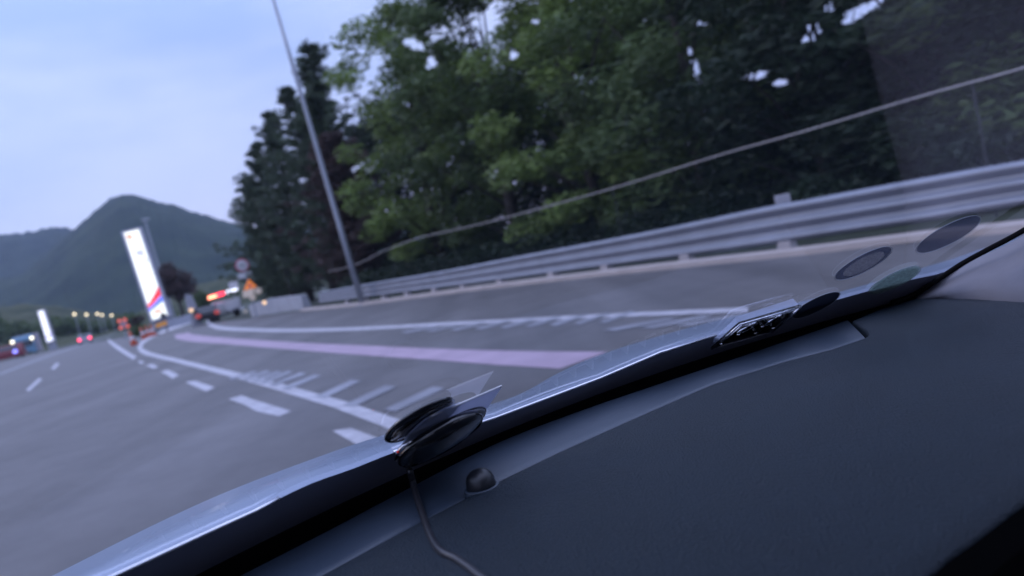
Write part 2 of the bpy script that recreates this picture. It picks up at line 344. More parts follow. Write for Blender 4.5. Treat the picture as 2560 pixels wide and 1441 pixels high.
# ------------------------------------------------------------------ hills
def hill(name, px, dist, depth, m, seed, bump, foot=-2.):
    n = 260; xs = np.linspace(px[0][0], px[-1][0], n); ys = np.interp(xs, [p[0] for p in px], [p[1] for p in px])
    k = np.ones(5)/5; ys = np.convolve(np.pad(ys, 2, 'edge'), k, 'valid')
    ridge = [P(x, y, dist) for x, y in zip(xs, ys)]
    rings = []; R = 46
    for i in range(R):
        t = i/(R-1)
        row = []
        for p in ridge:
            u = 1-abs(t-.62)/.62 if t < .62 else 1-(t-.62)/.38
            g = (3*u*u-2*u**3)**.75 if 0 < u < 1 else float(u > .5)
            s = (dist+(t-.62)*depth)/dist; x, y = p[0]*s, p[1]*s
            nzv = noise.fractal(Vector((x/140+seed, y/140, seed)), 1, 2, 5)
            fine = noise.fractal(Vector((x/9, y/9, seed)), .6, 2, 3)
            row.append((x, y, foot+(p[2]-foot)*g*(1+.16*nzv*(1-g))+bump*fine*(g > 0.02)+bump*.8*nzv*(1-g)))
        rings.append(row)
    return link(name, MB().loft(rings), m, shade=True, kind='structure')
hill('hills', [(-900, 700), (-500, 620), (-200, 600), (0, 590), (60, 588), (110, 576), (150, 571), (180, 576), (230, 600), (400, 640), (700, 700), (1000, 700)], 1350, 600, M['hill'], 3.1, 5)
hill('hills', [(-300, 760), (60, 690), (130, 630), (180, 585), (215, 560), (250, 527), (285, 503), (318, 495), (350, 500), (400, 516), (430, 520), (470, 534), (540, 553), (600, 568), (640, 575), (800, 560), (1100, 540)], 950, 760, M['hill'], 8.7, 2.2)
hill('hills', [(-600, 900), (-100, 778), (40, 768), (110, 764), (190, 778), (260, 792), (330, 790), (400, 770), (460, 728), (540, 706), (640, 690), (900, 640), (1300, 600), (1700, 560), (2400, 430), (3000, 300)], 330, 260, M['hill2'], 5.3, 1.6)
# ------------------------------------------------------------------ trees
gaps = [(1035, 112, 34, 15, .5), (1078, 158, 17, 20, .4), (1285, 140, 14, 20, 0), (1022, 262, 16, 8, .2), (1240, 345, 7, 6, 0),
        (1738, 172, 14, 44, -.3), (1722, 128, 12, 14, 0), (1890, 190, 46, 12, -.3), (1952, 207, 34, 14, -.2), (2030, 85, 40, 24, -.7), (2135, 40, 52, 24, -.5), (2190, 8, 50, 16, -.5), (2075, 20, 22, 18, 0), (1755, 60, 20, 8, 0), (2065, 135, 12, 6, 0),
        (1340, 55, 20, 10, 0), (1460, 330, 8, 6, 0), (905, 130, 8, 14, .2)]
def ingap(P3):
    v = P3-CAM; k = v@FW; X = 1280+FPX*(v@RT)/k; Y = 720.5-FPX*(v@UP)/k
    res = np.zeros(len(P3), bool); wob = 1+.45*np.sin(X*.13+Y*.05)*np.cos(Y*.17-X*.04)
    for gx, gy, a, b, th in gaps:
        dx = X-gx; dy = Y-gy; c, s = math.cos(th), math.sin(th)
        res |= (((dx*c+dy*s)/a)**2+((-dx*s+dy*c)/b)**2) < wob*(.55+.9*rng.random(len(P3)))
    return res
def leaves(centers, nper, spread, size, asp, flat=.6, cut=True, along=0.):
    """leaf-sized faces scattered round clump centres; returns MB"""
    C_ = np.repeat(centers, nper, 0); n = len(C_)
    Q = rng.normal(size=(n, 3)); Q *= (rng.random(n)**.4/np.linalg.norm(Q, axis=1))[:, None]; Q[:, 2] *= flat
    pos = C_+Q*spread
    if cut: pos = pos[~ingap(pos)]
    pos = pos[pos[:, 2] > .05]; n = len(pos)
    a = rng.normal(size=(n, 3)); a[:, 2] = a[:, 2]*.35-.25; a += HD*(along*np.sign(rng.normal(size=n)))[:, None]; a /= np.linalg.norm(a, axis=1)[:, None]
    b = rng.normal(size=(n, 3)); b -= (b*a).sum(1)[:, None]*a; b /= np.linalg.norm(b, axis=1)[:, None]
    sz = size*(.6+.8*rng.random(n))[:, None]; a *= sz; b *= sz*asp
    v = np.stack([pos-a, pos-a*.1+b, pos+a, pos-a*.1-b], 1).reshape(-1, 3)
    return v, n
def linkleaves(name, vn, m, parent, **pr):
    v, n = vn; loc = np.zeros(3); r = parent
    while r is not None: loc += np.array(r.location); r = r.parent
    me = bpy.data.meshes.new(name); me.vertices.add(4*n); me.vertices.foreach_set('co', (v-loc).ravel())
    me.loops.add(4*n); me.loops.foreach_set('vertex_index', np.arange(4*n)); me.polygons.add(n)
    me.polygons.foreach_set('loop_start', np.arange(0, 4*n, 4)); me.polygons.foreach_set('loop_total', np.full(n, 4)); me.materials.append(m); me.update(calc_edges=True)
    o = bpy.data.objects.new(name, me); COL.objects.link(o); o.parent = parent
    for k, q in pr.items(): o[k] = q
    return o
def broadleaf(x, y, H, rad_, m, label, group, low=.12, ncl=90, nper=150, size=.13, name='broadleaf_tree', spread=.9):
    base = np.array([x, y, 0.]); t = thing(name, base, label, 'tree', group)
    tb = MB(); top = base+np.array([rng.normal()*.3, rng.normal()*.3, H*.8])
    pts = [base, base+(top-base)*.3+rng.normal(size=3)*.12, base+(top-base)*.6+rng.normal(size=3)*.2, top]
    tb.tube(smooth(pts, 4), list(np.linspace(H*.022, H*.004, 13)), 8)
    cs = []
    for i in range(ncl):
        u = rng.random(); z = H*(low+(1-low)*u); rr = rad_*math.sin(math.pi*min(1, .18+.80*u))**.6*(rng.random()**.45); an = rng.random()*6.283
        cs.append(base+np.array([rr*math.cos(an), rr*math.sin(an), z]))
        if i % 5 == 0:
            k = max(0.1, (z-.8)/H*.7); s_ = base+(top-base)*k; tb.tube([s_, (s_+cs[-1])/2+np.array([0, 0, .2]), cs[-1]], [H*.006, H*.004, .01], 5)
    link('trunk', tb, M['bark'], t, shade=True)
    linkleaves('crown', leaves(np.array(cs), nper, spread, size*1.25, .24, along=1.6), m, t); return t
def conifer(x, y, H, rad_, m, label, group, low=.04, size=.19, nper=30, lv=24):
    base = np.array([x, y, 0.]); t = thing('pine_tree', base, label, 'tree', group)
    lean = np.array([rng.normal()*.02, rng.normal()*.02, 1])*H; tb = MB().tube([base, base+lean*.5, base+lean], [H*.02, H*.012, .02], 8); cs = []
    for i in range(lv):
        u = low+(1-low)*i/lv; rr = rad_*(1-u)**.75*(.75+.5*rng.random())+.25
        for k in range(7):
            an = rng.random()*6.283; L_ = rr*(.35+1.0*rng.random()**1.3); s_ = base+lean*u; e_ = s_+np.array([math.cos(an)*L_, math.sin(an)*L_, L_*.45])
            tb.tube([s_, e_], [.035, .01], 4, False)
            for f in (.3, .5, .68, .84, 1.): cs.append(s_+(e_-s_)*f+rng.normal(size=3)*.10)
    link('trunk', tb, M['bark'], t, shade=True)
    linkleaves('crown', leaves(np.array(cs), nper, .30, size, .16, .7), m, t); return t
def at(px, py, dist):
    p = P(px, py, dist); return p[0], p[1]
GP = 'pines beside the slip road'; GB = 'leafy trees behind the fence'
def htop(px, py, dist): return P(px, py, dist)[2]
for (bx, tx, ty, dist, rr, lab) in ((672, 618, 440, 64, 3.2, 'shortest dark pine at the left end of the tree row, behind the orange warning sign'),
                                    (735, 690, 265, 56, 3.8, 'ragged dark pine on the left of the tall lamp post'),
                                    (850, 815, 95, 48, 3.8, 'tallest dark pine, behind the tall lamp post'),
                                    (705, 655, 350, 60, 3.6, 'second shortest dark pine, between the shortest pine and the ragged pine'),
                                    (790, 745, 205, 52, 3.8, 'dark pine directly left of the top half of the tall lamp post'),
                                    (880, 835, 230, 47, 4.6, 'broad dark pine just right of the tall lamp post, touching the leafy crown'),
                                    (900, 850, 330, 44, 3.2, 'dark pine half hidden between the lamp post and the leafy trees')):
    x, y = at((bx+tx)/2, (ty+700)/2, dist); conifer(x, y, htop(tx, ty, dist), rr, M['needle'] if ty != 330 else M['brownleaf'], lab, GP)
specs = [  # px of trunk, distance, height, radius, material
    (1075, 37, 13.5, 4.3, 'leafA', 'bright green leafy tree whose crown reaches over the sky next to the pines', 110),
    (1280, 31, 12.5, 4.2, 'leafB', 'mid green leafy tree between the brightest tree and the dark trees', 110),
    (1500, 26, 11, 4.0, 'leafA', 'leafy tree with yellow green crown behind the middle of the guardrail', 100),
    (1760, 21.5, 9.5, 3.6, 'leafB', 'dark leafy tree behind the fence, left of the pale delineator', 90),
    (2060, 18, 8.5, 3.4, 'leafC', 'dark leafy tree with bright sky gaps above the pale delineator', 90),
    (2680, 15, 8.5, 3.4, 'leafB', 'leafy tree cut by the right edge of the photo', 90),
    (2420, 15.5, 8, 3.2, 'leafC', 'dark green tree just left of the tree cut by the right edge', 90)]
for px, dist, H, rr, m, lab, n in specs:
    x, y = at(px, 500, dist); broadleaf(x, y, H, rr, M[m], lab, GB, ncl=n, size=.15 if dist > 24 else .12, nper=190)
back = [(1010, 52), (1200, 45), (1420, 38), (1650, 33), (1880, 29), (2150, 26), (2400, 23), (2650, 20)]
for i, (px, dist) in enumerate(back):
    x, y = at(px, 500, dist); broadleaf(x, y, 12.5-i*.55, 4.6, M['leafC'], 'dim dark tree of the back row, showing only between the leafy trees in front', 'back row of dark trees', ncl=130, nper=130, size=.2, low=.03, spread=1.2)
# undergrowth behind the fence and on the bank
us = []
hp = offset(kerb, 3.4); hp2 = offset(kerb, 6.5)
for pth, hh, cnt in ((hp, 1.1, 420), (hp2, 2.0, 520)):
    rs = resample([p[:2] for p in pth], cnt)
    for p in rs: us.append([p[0]+rng.normal()*.5, p[1]+rng.normal()*.5, rng.random()*hh])
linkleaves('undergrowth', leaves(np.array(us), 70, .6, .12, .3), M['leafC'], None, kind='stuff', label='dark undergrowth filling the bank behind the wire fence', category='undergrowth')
bank = []
for d_, z_ in ((2.6, -.02), (5, .5), (9, 1.4), (16, 2.0), (30, 2.2)):
    bank.append([(p[0], p[1], z_+.15*noise.noise(Vector((p[0]*.4, p[1]*.4, 0)))) for p in offset(kerb, d_)])
link('bank', MB().loft(bank), M['grass'], kind='structure')
# round brownish tree beside the fuel sign, shrubs, wood at the far left
def bush(px, py, w_px, h_px, dist, m, label, n=60, nm='shrub', cat='shrub', grp=None):
    c = P(px, py, dist); k = dist/FPX; base = np.array([c[0], c[1], 0.]); t = thing(nm, base, label, cat, grp)
    W, H = w_px*k/2, h_px*k/2; cs = []
    for i in range(n):
        q = rng.normal(size=3); q *= rng.random()**.35/np.linalg.norm(q); cs.append(c+q*np.array([W, W, H])*.85)
    tb = MB().tube([base, (base+c)/2+rng.normal(size=3)*.05, c], [W*.10, W*.07, W*.03], 6)
    for q in cs[::8]: tb.tube([(base+c)/2, q], [W*.04, W*.01], 4)
    link('trunk', tb, M['bark'], t); linkleaves('crown', leaves(np.array(cs), 90, W*.30, W*.055, .5), m, t); return t
bush(438, 708, 100, 116, 95, M['brownleaf'], 'round brownish tree just right of the big lit sign', 90, 'small_tree', 'tree')
bush(395, 735, 60, 80, 110, M['leafC'], 'dark tree behind the bottom half of the big lit sign', 60, 'small_tree', 'tree')
bush(505, 752, 70, 50, 120, M['leafB'], 'low green bush behind the grey roadside box and the roadworks truck')
ws = []
for x in np.linspace(-260, 330, 240):
    top = 800+12*math.sin(x*.03)+(.10*(x) if x > 0 else 0); d_ = 210+rng.random()*60
    for k in range(5): ws.append(P(x+rng.normal()*3, top+rng.random()*(872-.23*x-top)+rng.normal()*4, d_))
linkleaves('woodland', leaves(np.array(ws), 34, 2.6, .8, .5, cut=False), M['leafB'], None, kind='stuff', label='low woodland along the far left side of the road', category='woodland')
# ------------------------------------------------------------------ lamp posts
def lean_axes(base, top):
    up = (top-base)/np.linalg.norm(top-base); rt = TR-(TR@up)*up; rt /= np.linalg.norm(rt); return rt, np.cross(up, rt), up
pb = P(893, 714, 30.5); ptop = P(672, -40, 30.5); k = pb[2]/(ptop[2]-pb[2]); pbase = pb-(ptop-pb)*k
lp = thing('street_lamp', pbase, 'tall galvanised lamp post rising from behind the guardrail in front of the pines', 'street lamp')
rt_, nn_, up_ = lean_axes(pbase, ptop); Lp = np.linalg.norm(ptop-pbase)
link('pole', MB().tube([pbase+up_*Lp*t for t in (0, .25, .5, .75, 1)], [.135, .115, .098, .08, .062], 14), M['pole'], lp, shade=True)
link('base_plate', MB().box(pbase+up_*.02, (.45, .45, .04), (rt_, nn_, up_), .01), M['galv'], lp)
arm = [ptop, ptop+up_*.15-rt_*.3, ptop+up_*.25-rt_*1.1, ptop+up_*.28-rt_*1.7]
link('arm', MB().tube(smooth(arm, 4), .035, 8), M['pole'], lp, shade=True)
hdm = link('lamp_head', MB().box(arm[-1]-rt_*.3, (.7, .26, .12), (rt_, nn_, up_), .04), M['grey'], lp)
d2 = 100; pb = P(397, 668, d2); ptop = P(362, 552, d2); pbase = pb-(ptop-pb)*(pb[2]/(ptop[2]-pb[2])); rt_, nn_, up_ = lean_axes(pbase, ptop)
l2 = thing('street_lamp', pbase, 'distant thin lamp post behind the big lit sign', 'street lamp')
link('pole', MB().tube([pbase, ptop], [.20, .13], 8), M['pole'], l2)
link('lamp_head', MB().box(ptop+rt_*.1+up_*.1, (1.0, .4, .3), (rt_, nn_, up_), .08), M['pole'], l2)
# five lit lamps far away
l0 = None
for i, (x, y) in enumerate(((186, 786), (216, 787), (243, 785), (255, 788), (279, 789))):
    p = P(x, y, 205); b = np.array([p[0], p[1], 0.])
    lab = ['leftmost distant lit lamp above the red tail lights', 'second from the left of the distant lit lamps', 'middle one of the five distant lit lamps', 'distant lit lamp just right of the middle one', 'rightmost and faintest of the distant lit lamps'][i]
    if l0 is None:
        l0 = thing('street_lamp', b, lab, 'street lamp', 'row of lit lamps in the far distance'); 
        link('pole', MB().tube([b, p], .10, 6), M['pole'], l0); link('lamp_head', MB().disc(p, TR*.34, ZU*.32, -HD*.3, 12), M['lampwarm'], l0)
    else: c = copytree(l0, None, b+np.array([0, 0, p[2]-4.0 if False else 0]), lab); c.scale = (1, 1, p[2]/PZ)
    if i == 0: PZ = p[2]
# ------------------------------------------------------------------ big lit pillar signs
def pillar(ctl, cbl, ctr, cbr, dist, label, glow, main):
    TLp, BL, TRp, BR = P(*ctl, dist), P(*cbl, dist), P(*ctr, dist), P(*cbr, dist)
    base = (BL+BR)/2; t = thing('pillar_sign', (base[0], base[1], 0), label, 'sign')
    nrm = np.cross(TRp-TLp, BL-TLp); nrm /= np.linalg.norm(nrm); nrm = nrm if nrm[1] < 0 else -nrm  # towards the camera
    def S(u, v, d=0.): return (TLp*(1-u)+TRp*u)*(1-v)+(BL*(1-u)+BR*u)*v+nrm*d
    # frame: four bars and a back box, legs to the ground
    body = MB().plate([S(0, 0, -.5), S(1, 0, -.5), S(1, 1, -.5), S(0, 1, -.5)], nrm*.42)
    link('casing', body, M['grey'], t)
    fr = MB()
    for a, b, c, d in (((0, 0), (.11, 0), (.11, 1), (0, 1)), ((.89, 0), (1, 0), (1, 1), (.89, 1)), ((.11, 0), (.89, 0), (.89, .018), (.11, .018)), ((.11, .982), (.89, .982), (.89, 1), (.11, 1))):
        fr.plate([S(*a, -.08), S(*b, -.08), S(*c, -.08), S(*d, -.08)], nrm*.12)
    link('frame', fr, M['framegrey'], t)
    lf = link('lit_face', MB().plate([S(.11, .018, -.075), S(.89, .018, -.075), S(.89, .982, -.075), S(.11, .982, -.075)], nrm*.05), glow, t)
    lg = MB(); 
    for u in (.08, .92):
        a = S(u, .995, -.3); lg.tube([a, (a[0], a[1], 0)], .12, 6)
    link('plinth', lg.box((base[0]-nrm[0]*.4, base[1]-nrm[1]*.4, base[2]/2), (np.linalg.norm(BR-BL)*.8, .4, max(.1, base[2]-.02)), ((BR-BL)/np.linalg.norm(BR-BL), nrm, ZU)), M['grey'], t)
    def arcstrip(v0l, v1l, v0r, v1r, m, name, e=1.6, d=-.02):
        A = []; B = []
        for i in range(15):
            u = i/14; w_ = u**e; uu = .11+.78*u; A.append(S(uu, v0l+(v0r-v0l)*w_, d)); B.append(S(uu, v1l+(v1r-v1l)*w_, d))
        link(name, MB().strip(A, B), m, lf)
    if main:
        arcstrip(.812, .848, .655, .755, M['signR'], 'red_swoosh', 1.2); arcstrip(.852, .886, .757, .822, M['signB'], 'blue_swoosh', 1.2)
        def dab(u, v, du, dv, k1=1.25, k2=2.0):
            du *= k1; dv *= k2; link(*dn2, MB().plate([S(u, v, -.02), S(u+du, v, -.02), S(u+du, v+dv, -.02), S(u, v+dv, -.02)], nrm*.01), dm, lf)
        dn2 = ('letter_stroke',); dm = M['signtext']
        # strokes as seen, slightly bolder
        for u, v, du, dv in ((.34, .262, .16, .006), (.38, .240, .05, .018), (.52, .226, .035, .038), (.60, .232, .035, .034), (.70, .222, .03, .044), (.52, .262, .12, .005),
                             (.34, .348, .14, .005), (.40, .348, .03, .022), (.55, .352, .06, .005), (.68, .340, .10, .005), (.68, .360, .10, .005), (.70, .340, .025, .024)): dab(u, v, du, dv)
        dn2 = ('emblem_mark',); dm = M['signorange']
        for u, v, du, dv in ((.19, .055, .18, .006), (.19, .07, .22, .012), (.24, .04, .04, .02), (.32, .05, .05, .03), (.5, .045, .05, .006), (.6, .045, .05, .006), (.30, .895, .3, .012), (.33, .912, .22, .006)): dab(u, v, du, dv)
        link('foot_notch', MB().plate([S(.52, .99, .05), S(.55, .955, .05), (S(.66, .94, .05)), S(.8, .96, .05), S(.84, .99, .05)], nrm*.05), M['dark'], t)
    else:
        arcstrip(.82, .86, .74, .80, M['signP'], 'purple_band')
    return t
pillar((302, 579), (377, 807), (351, 568), (427, 790), 92, 'tall leaning white lit pillar sign with a red and blue swoosh near its foot', M['signglow'], True)
pillar((92, 778), (116, 858), (110, 774), (136, 852), 128, 'small distant white lit pillar sign with a purple band, beside the blue truck', M['signglow2'], False)
# ------------------------------------------------------------------ vehicles
AX = (TR, HD, ZU)
def wheel(mbt, c, r, w_): mbt.disc(c, HD*r, ZU*r, TR*w_, 16)
def hullbox(mb, c, L_, W_, prof_):
    """prof_: list of (y, z) side profile, extruded across W_ with slight tumblehome"""
    l = [c+HD*y-TR*W_/2*(1-.07*(z > .9))+ZU*z for y, z in prof_]; r = [c+HD*y+TR*W_/2*(1-.07*(z > .9))+ZU*z for y, z in prof_]
    n = len(prof_); mb.add(l+r, [tuple(range(n))[::-1], tuple(range(n, 2*n))]+[(i, (i+1) % n, (i+1) % n+n, i+n) for i in range(n)]); return mb
def car_far(base, label, body, tail):
    t = thing('car', base, label, 'car')
    link('body', hullbox(MB(), base, 4.4, 1.8, [(-2.2, .35), (-2.2, .85), (-1.9, .98), (-1.3, 1.42), (.3, 1.45), (1.1, 1.0), (2.1, .8), (2.25, .35)]), body, t)
    link('rear_window', MB().plate([base-HD*1.90-TR*.65+ZU*1.0, base-HD*1.90+TR*.65+ZU*1.0, base-HD*1.40+TR*.58+ZU*1.38, base-HD*1.40-TR*.58+ZU*1.38], -HD*.02), M['glassdark'], t)
    for s in (-1, 1):
        link('tail_light', MB().disc(base-HD*2.24+TR*s*.72+ZU*.78, TR*.22, ZU*.17, -HD*.06, 14), tail, t)
        for y in (-1.35, 1.35):
            m_ = MB(); wheel(m_, base+HD*y+TR*s*.8+ZU*.33, .33, .2); link('wheel', m_, M['tyre'], t)
    return t
b = G(216, 859); car_far(b, 'distant dark car with two glowing red tail lights driving away', M['grey'], M['tail'])
b = P(512, 788, 62); b[2] = 0; car_far(b, 'dark car with dull red tail lights behind the orange warning sign', M['dark'], mat('dull_tail', (.5, .05, .05), emit=(1, .15, .12), es=.25))
# blue truck facing the camera
b = P(66, 884, 142); b[2] = 0.0
t = thing('truck', b, 'light blue truck with lit roof lamps facing the camera at the left', 'truck')
z1 = P(66, 838, 142)[2]; wd = 47*142/FPX
link('cab', hullbox(MB(), b, 2, wd, [(-1.1, .35), (-1.15, z1*.45), (-.95, z1*.92), (-.7, z1), (.9, z1), (.9, .35)]), M['blue'], t)
link('windscreen', MB().plate([b-HD*1.16-TR*wd*.44+ZU*z1*.45, b-HD*1.16+TR*wd*.44+ZU*z1*.45, b-HD*1.03+TR*wd*.42+ZU*z1*.74, b-HD*1.03-TR*wd*.42+ZU*z1*.74], -HD*.04), M['glassdark'], t)
link('bumper', MB().box(b-HD*1.22+ZU*.45, (wd*.6, .2, .35), AX, .04), M['dark'], t)
for s in (-1, 1):
    link('roof_lamp', MB().disc(b-HD*1.05+TR*s*wd*.44+ZU*z1*.80, TR*.30, ZU*.30, -HD*.2, 12), M['headlamp'], t)
    m_ = MB(); wheel(m_, b+TR*s*wd*.42+ZU*.45, .45, .3); link('wheel', m_, M['tyre'], t)
link('cargo_box', MB().box(b+HD*3.4+TR*.5+ZU*(z1*.55), (wd*1.02, 4.6, z1*.95), AX, .06), mat('cargo_white', (.36, .33, .37), rough=.6), t)
# dark red vehicle at the left edge
b = P(14, 893, 130); b[2] = 0
t = thing('van', b, 'dark red van with one bluish lamp at the left edge of the photo', 'van')
link('body', hullbox(MB(), b, 5, 6.2, [(-2.2, .35), (-2.25, 1.2), (-1.9, 1.9), (-1.2, 2.55), (1.8, 2.6), (2.1, .35)]), M['red'], t)
link('windscreen', MB().plate([b-HD*2.02-TR*2.7+ZU*1.75, b-HD*2.02+TR*2.3+ZU*1.75, b-HD*1.45+TR*2.2+ZU*2.35, b-HD*1.45-TR*2.6+ZU*2.35], -HD*.04), M['glassdark'], t)
link('headlight', MB().disc(P(38, 879, 127), TR*.38, ZU*.34, -HD*.2, 12), M['bluelamp'], t)
for s in (-1, 1): m_ = MB(); wheel(m_, b-HD*1.4+TR*s*2.6+ZU*.4, .4, .3); link('wheel', m_, M['tyre'], t)
# roadworks truck with light bar
D = 66; b = P(560, 790, D); b[2] = 0.
t = thing('roadworks_truck', b, 'grey roadworks truck with a red and white light bar on top', 'truck')
link('body', MB().box(P(566, 765, D), (2.2, 2.4, .95), AX, .08), M['framegrey'], t)
link('side_board', MB().plate([P(528, 790, D-1.4), P(600, 768, D-1.4), P(596, 742, D-1.4), P(534, 762, D-1.4)], -HD*.06), M['white'], t)
link('rear_panel', MB().box(P(552, 768, D-1.6), (.55, .08, .7), AX, .02), M['white'], t)
link('chassis', MB().plate([P(528, 800, D-1.5), P(600, 778, D-1.5), P(600, 772, D-1.5), P(530, 793, D-1.5)], -HD*.2), M['dark'], t)
link('light_bar', MB().plate([P(521, 750, D-1.6), P(562, 737, D-1.6), P(560, 729, D-1.6), P(520, 741, D-1.6)], HD*.15), M['ledred'], t)
link('light_bar', MB().plate([P(521, 749, D-1.65), P(542, 743, D-1.65), P(541, 737, D-1.65), P(520, 742, D-1.65)], -HD*.05), M['ledorange'], t)
link('light_bar', MB().plate([P(566, 735, D-1.6), P(594, 727, D-1.6), P(593, 720, D-1.6), P(565, 728, D-1.6)], HD*.15), M['ledwhite'], t)
for s in (-1, 1):
    for yy in (-1.0, 1.0): m_ = MB(); wheel(m_, b+TR*s*1.1+HD*yy+ZU*.4, .4, .25); link('wheel', m_, M['tyre'], t)
# ------------------------------------------------------------------ signs at the roadworks
def signpole(t, px, py, dist):
    p = P(px, py, dist); link('pole', MB().tube([(p[0], p[1], 0), p], .045, 8), M['pole'], t)
D = 52; p = P(605, 664, D); t = thing('speed_limit_sign', (p[0], p[1], 0), 'round red-rimmed road sign with a white plate under it, before the pines', 'road sign')
signpole(t, 606, 655, D)
r_ = 17*D/FPX
link('rim', MB().disc(p-HD*.05, TR*r_, ZU*r_, HD*.03, 28), M['signred'], t); fc = link('disc', MB().disc(p-HD*.075, TR*r_*.74, ZU*r_*.74, HD*.03, 28), M['white'], t)
lt = MB()
for dx in (-.11, .09):
    lt.tube([p-HD*.10+TR*(dx+.065*math.cos(a))+ZU*.12*math.sin(a) for a in np.linspace(0, 6.28, 13)], .016, 5)
link('numeral', lt, M['dark'], fc)
c = P(612, 689, D-.05); link('plate', MB().box(c-HD*.06, (33*D/FPX, .03, 13*D/FPX), AX, .01), M['white'], t)
D = 47; p = P(625, 714, D); t = thing('warning_sign', (p[0], p[1], 0), 'orange triangular roadworks warning sign above a pale plate', 'road sign')
signpole(t, 630, 745, D)
tri = [P(621, 698, D), P(642, 718, D), P(609, 727, D)]; tg_ = link('triangle', MB().plate([q-HD*.05 for q in tri], -HD*.03), M['orange'], t)
link('symbol', MB().plate([P(620, 719, D)-HD*.09, P(630, 717, D)-HD*.09, P(626, 710, D)-HD*.09, P(621, 711, D)-HD*.09], -HD*.01), M['signred'], tg_)
link('plate', MB().plate([P(606, 729, D)-HD*.04, P(634, 721, D)-HD*.04, P(634, 738, D)-HD*.04, P(608, 746, D)-HD*.04], -HD*.03), M['cream'], t)  # plate shares the lamps' faint glow, though it is no lamp
for x, y, rr in ((645, 728, 8.5), (631, 744, 8)): link('lamp', MB().disc(P(x, y, D)-HD*.12, TR*rr*D/FPX, ZU*rr*D/FPX, HD*.08, 16), M['cream'], t)
D = 70; p = P(582, 719, D); t = thing('sign_board', (p[0], p[1], 0), 'pale blue rectangular board standing behind the roadworks truck', 'road sign')
signpole(t, 584, 730, D); link('panel', MB().plate([P(571, 708, D), P(592, 701, D), P(597, 722, D), P(575, 729, D)], -HD*.04), M['white'], t)
D = 60; p = P(480, 760, D); t = thing('equipment_box', (p[0], p[1], 0), 'grey upright box standing between the brownish tree and the roadworks truck', 'box')
link('cabinet', MB().plate([P(463, 736, D), P(480, 738, D), P(494, 772, D), P(470, 778, D)], HD*.5), M['grey'], t); link('legs', MB().box(np.array([p[0], p[1], .35]), (.8, .5, .7), AX, .03), M['grey'], t)
link('marker_lamp', MB().disc(P(478, 776, D-1), TR*.16, ZU*.16, HD*.1, 10), M['amber'], t)
# concrete end block of the guardrail
A = [(752, 740, 783), (725, 742, 784), (700, 745, 786), (670, 749, 788), (645, 755, 789), (622, 765, 787)]
front = []; Dl = np.linspace(42, 50, len(A))
t = thing('concrete_barrier', G(690, 788), 'pale concrete barrier closing the left end of the guardrail', 'barrier')
mb = MB(); rows = [[], [], [], []]
for (x, yt, yb), d_ in zip(A, Dl):
    q = P(x, yt, d_); rows[0].append((q[0], q[1], 0)-HD*.0); rows[1].append(q); rows[2].append(q+TR*.35); rows[3].append(np.array([q[0], q[1], 0])+TR*.45)
mb.loft(rows); k = len(A); mb.add([rows[i][0] for i in range(4)], [(0, 1, 2, 3)]); mb.add([rows[i][-1] for i in range(4)], [(0, 1, 2, 3)])
link('block', mb, mat('barrier_concrete', (.36, .37, .41), rough=.7, var=.1, scale=2), t)
link('marker_lamp', MB().disc(P(661, 757, 43), TR*.11, ZU*.11, HD*.08, 12), M['amber'], t)
link('marker_lamp', MB().disc(P(614, 779, 46), TR*.10, ZU*.10, HD*.08, 12), M['cream'], t)
# long low concrete barrier in the gore
t = thing('concrete_barrier', P(450, 806, 80)*np.array([1, 1, 0]), 'long low grey barrier running from the big lit sign towards the truck', 'barrier')
r1 = [P(x, y, d_) for x, y, d_ in ((380, 812, 82), (430, 799, 84), (470, 786, 86), (505, 775, 88))]
mb = MB().loft([[q*np.array([1, 1, 0]) for q in r1], r1, [q+HD*.4 for q in r1], [q*np.array([1, 1, 0])+HD*.5 for q in r1]]); link('block', mb, M['grey'], t)
# flashing cross of barrels: grey panel with four red lamps
D = 78; p = P(308, 811, D); t = thing('arrow_board', (p[0], p[1], 0), 'small grey board with four orange red lamps beside the distant road', 'road sign')
link('panel', MB().box(p, (.62, .06, .62), AX, .03), M['grey'], t); link('stand', MB().tube([(p[0], p[1], 0), p+HD*.06], .05, 6).box((p[0], p[1], .05), (.7, .5, .1), AX), M['pole'], t)
redl = mat('beacon', (.7, .1, .08), emit=(1, .22, .16), es=.45)
for x, y in ((298, 803), (312, 800), (302, 820), (319, 816)): link('lamp', MB().disc(P(x, y, D-.3), TR*.19, ZU*.19, HD*.1, 12), redl, t)
# cones and barrels at the gore nose
def cone(base, h, label):
    t = thing('traffic_cone', base, label, 'traffic cone', 'cones and drums at the gore nose')
    m_ = MB(); n = 16
    m_.loft([[base+np.array([r*math.cos(2*math.pi*i/n), r*math.sin(2*math.pi*i/n), z]) for i in range(n)] for r, z in ((h*.22, .04), (h*.17, h*.3), (h*.10, h*.65), (h*.045, h))], True, True)
    link('body', m_, M['conered'], t, shade=True); link('foot', MB().box(base+ZU*.02, (h*.55, h*.55, .04), AX, .01), M['conered'], t)
    n_ = MB().loft([[base+np.array([r*math.cos(2*math.pi*i/n), r*math.sin(2*math.pi*i/n), z]) for i in range(n)] for r, z in ((h*.155, h*.40), (h*.118, h*.60))], True); link('band', n_, M['white'], t, shade=True); return t
c1 = cone(G(337, 864), 1.0, 'orange traffic cone standing alone at the tip of the gore'); c1.rotation_euler = (0, rad(-8), 0)
for i, (x, y) in enumerate(((362, 848), (374, 842), (386, 840))):
    copytree(c1, None, G(x, y), ['leftmost cone of the cluster below the big lit sign', 'middle cone of the cluster below the big lit sign', 'rightmost cone of the cluster below the big lit sign'][i])
D = 62
t = thing('barrier_board', P(402, 812, D)*np.array([1, 1, 0]), 'amber barrier board standing at the foot of the big lit sign', 'barrier')
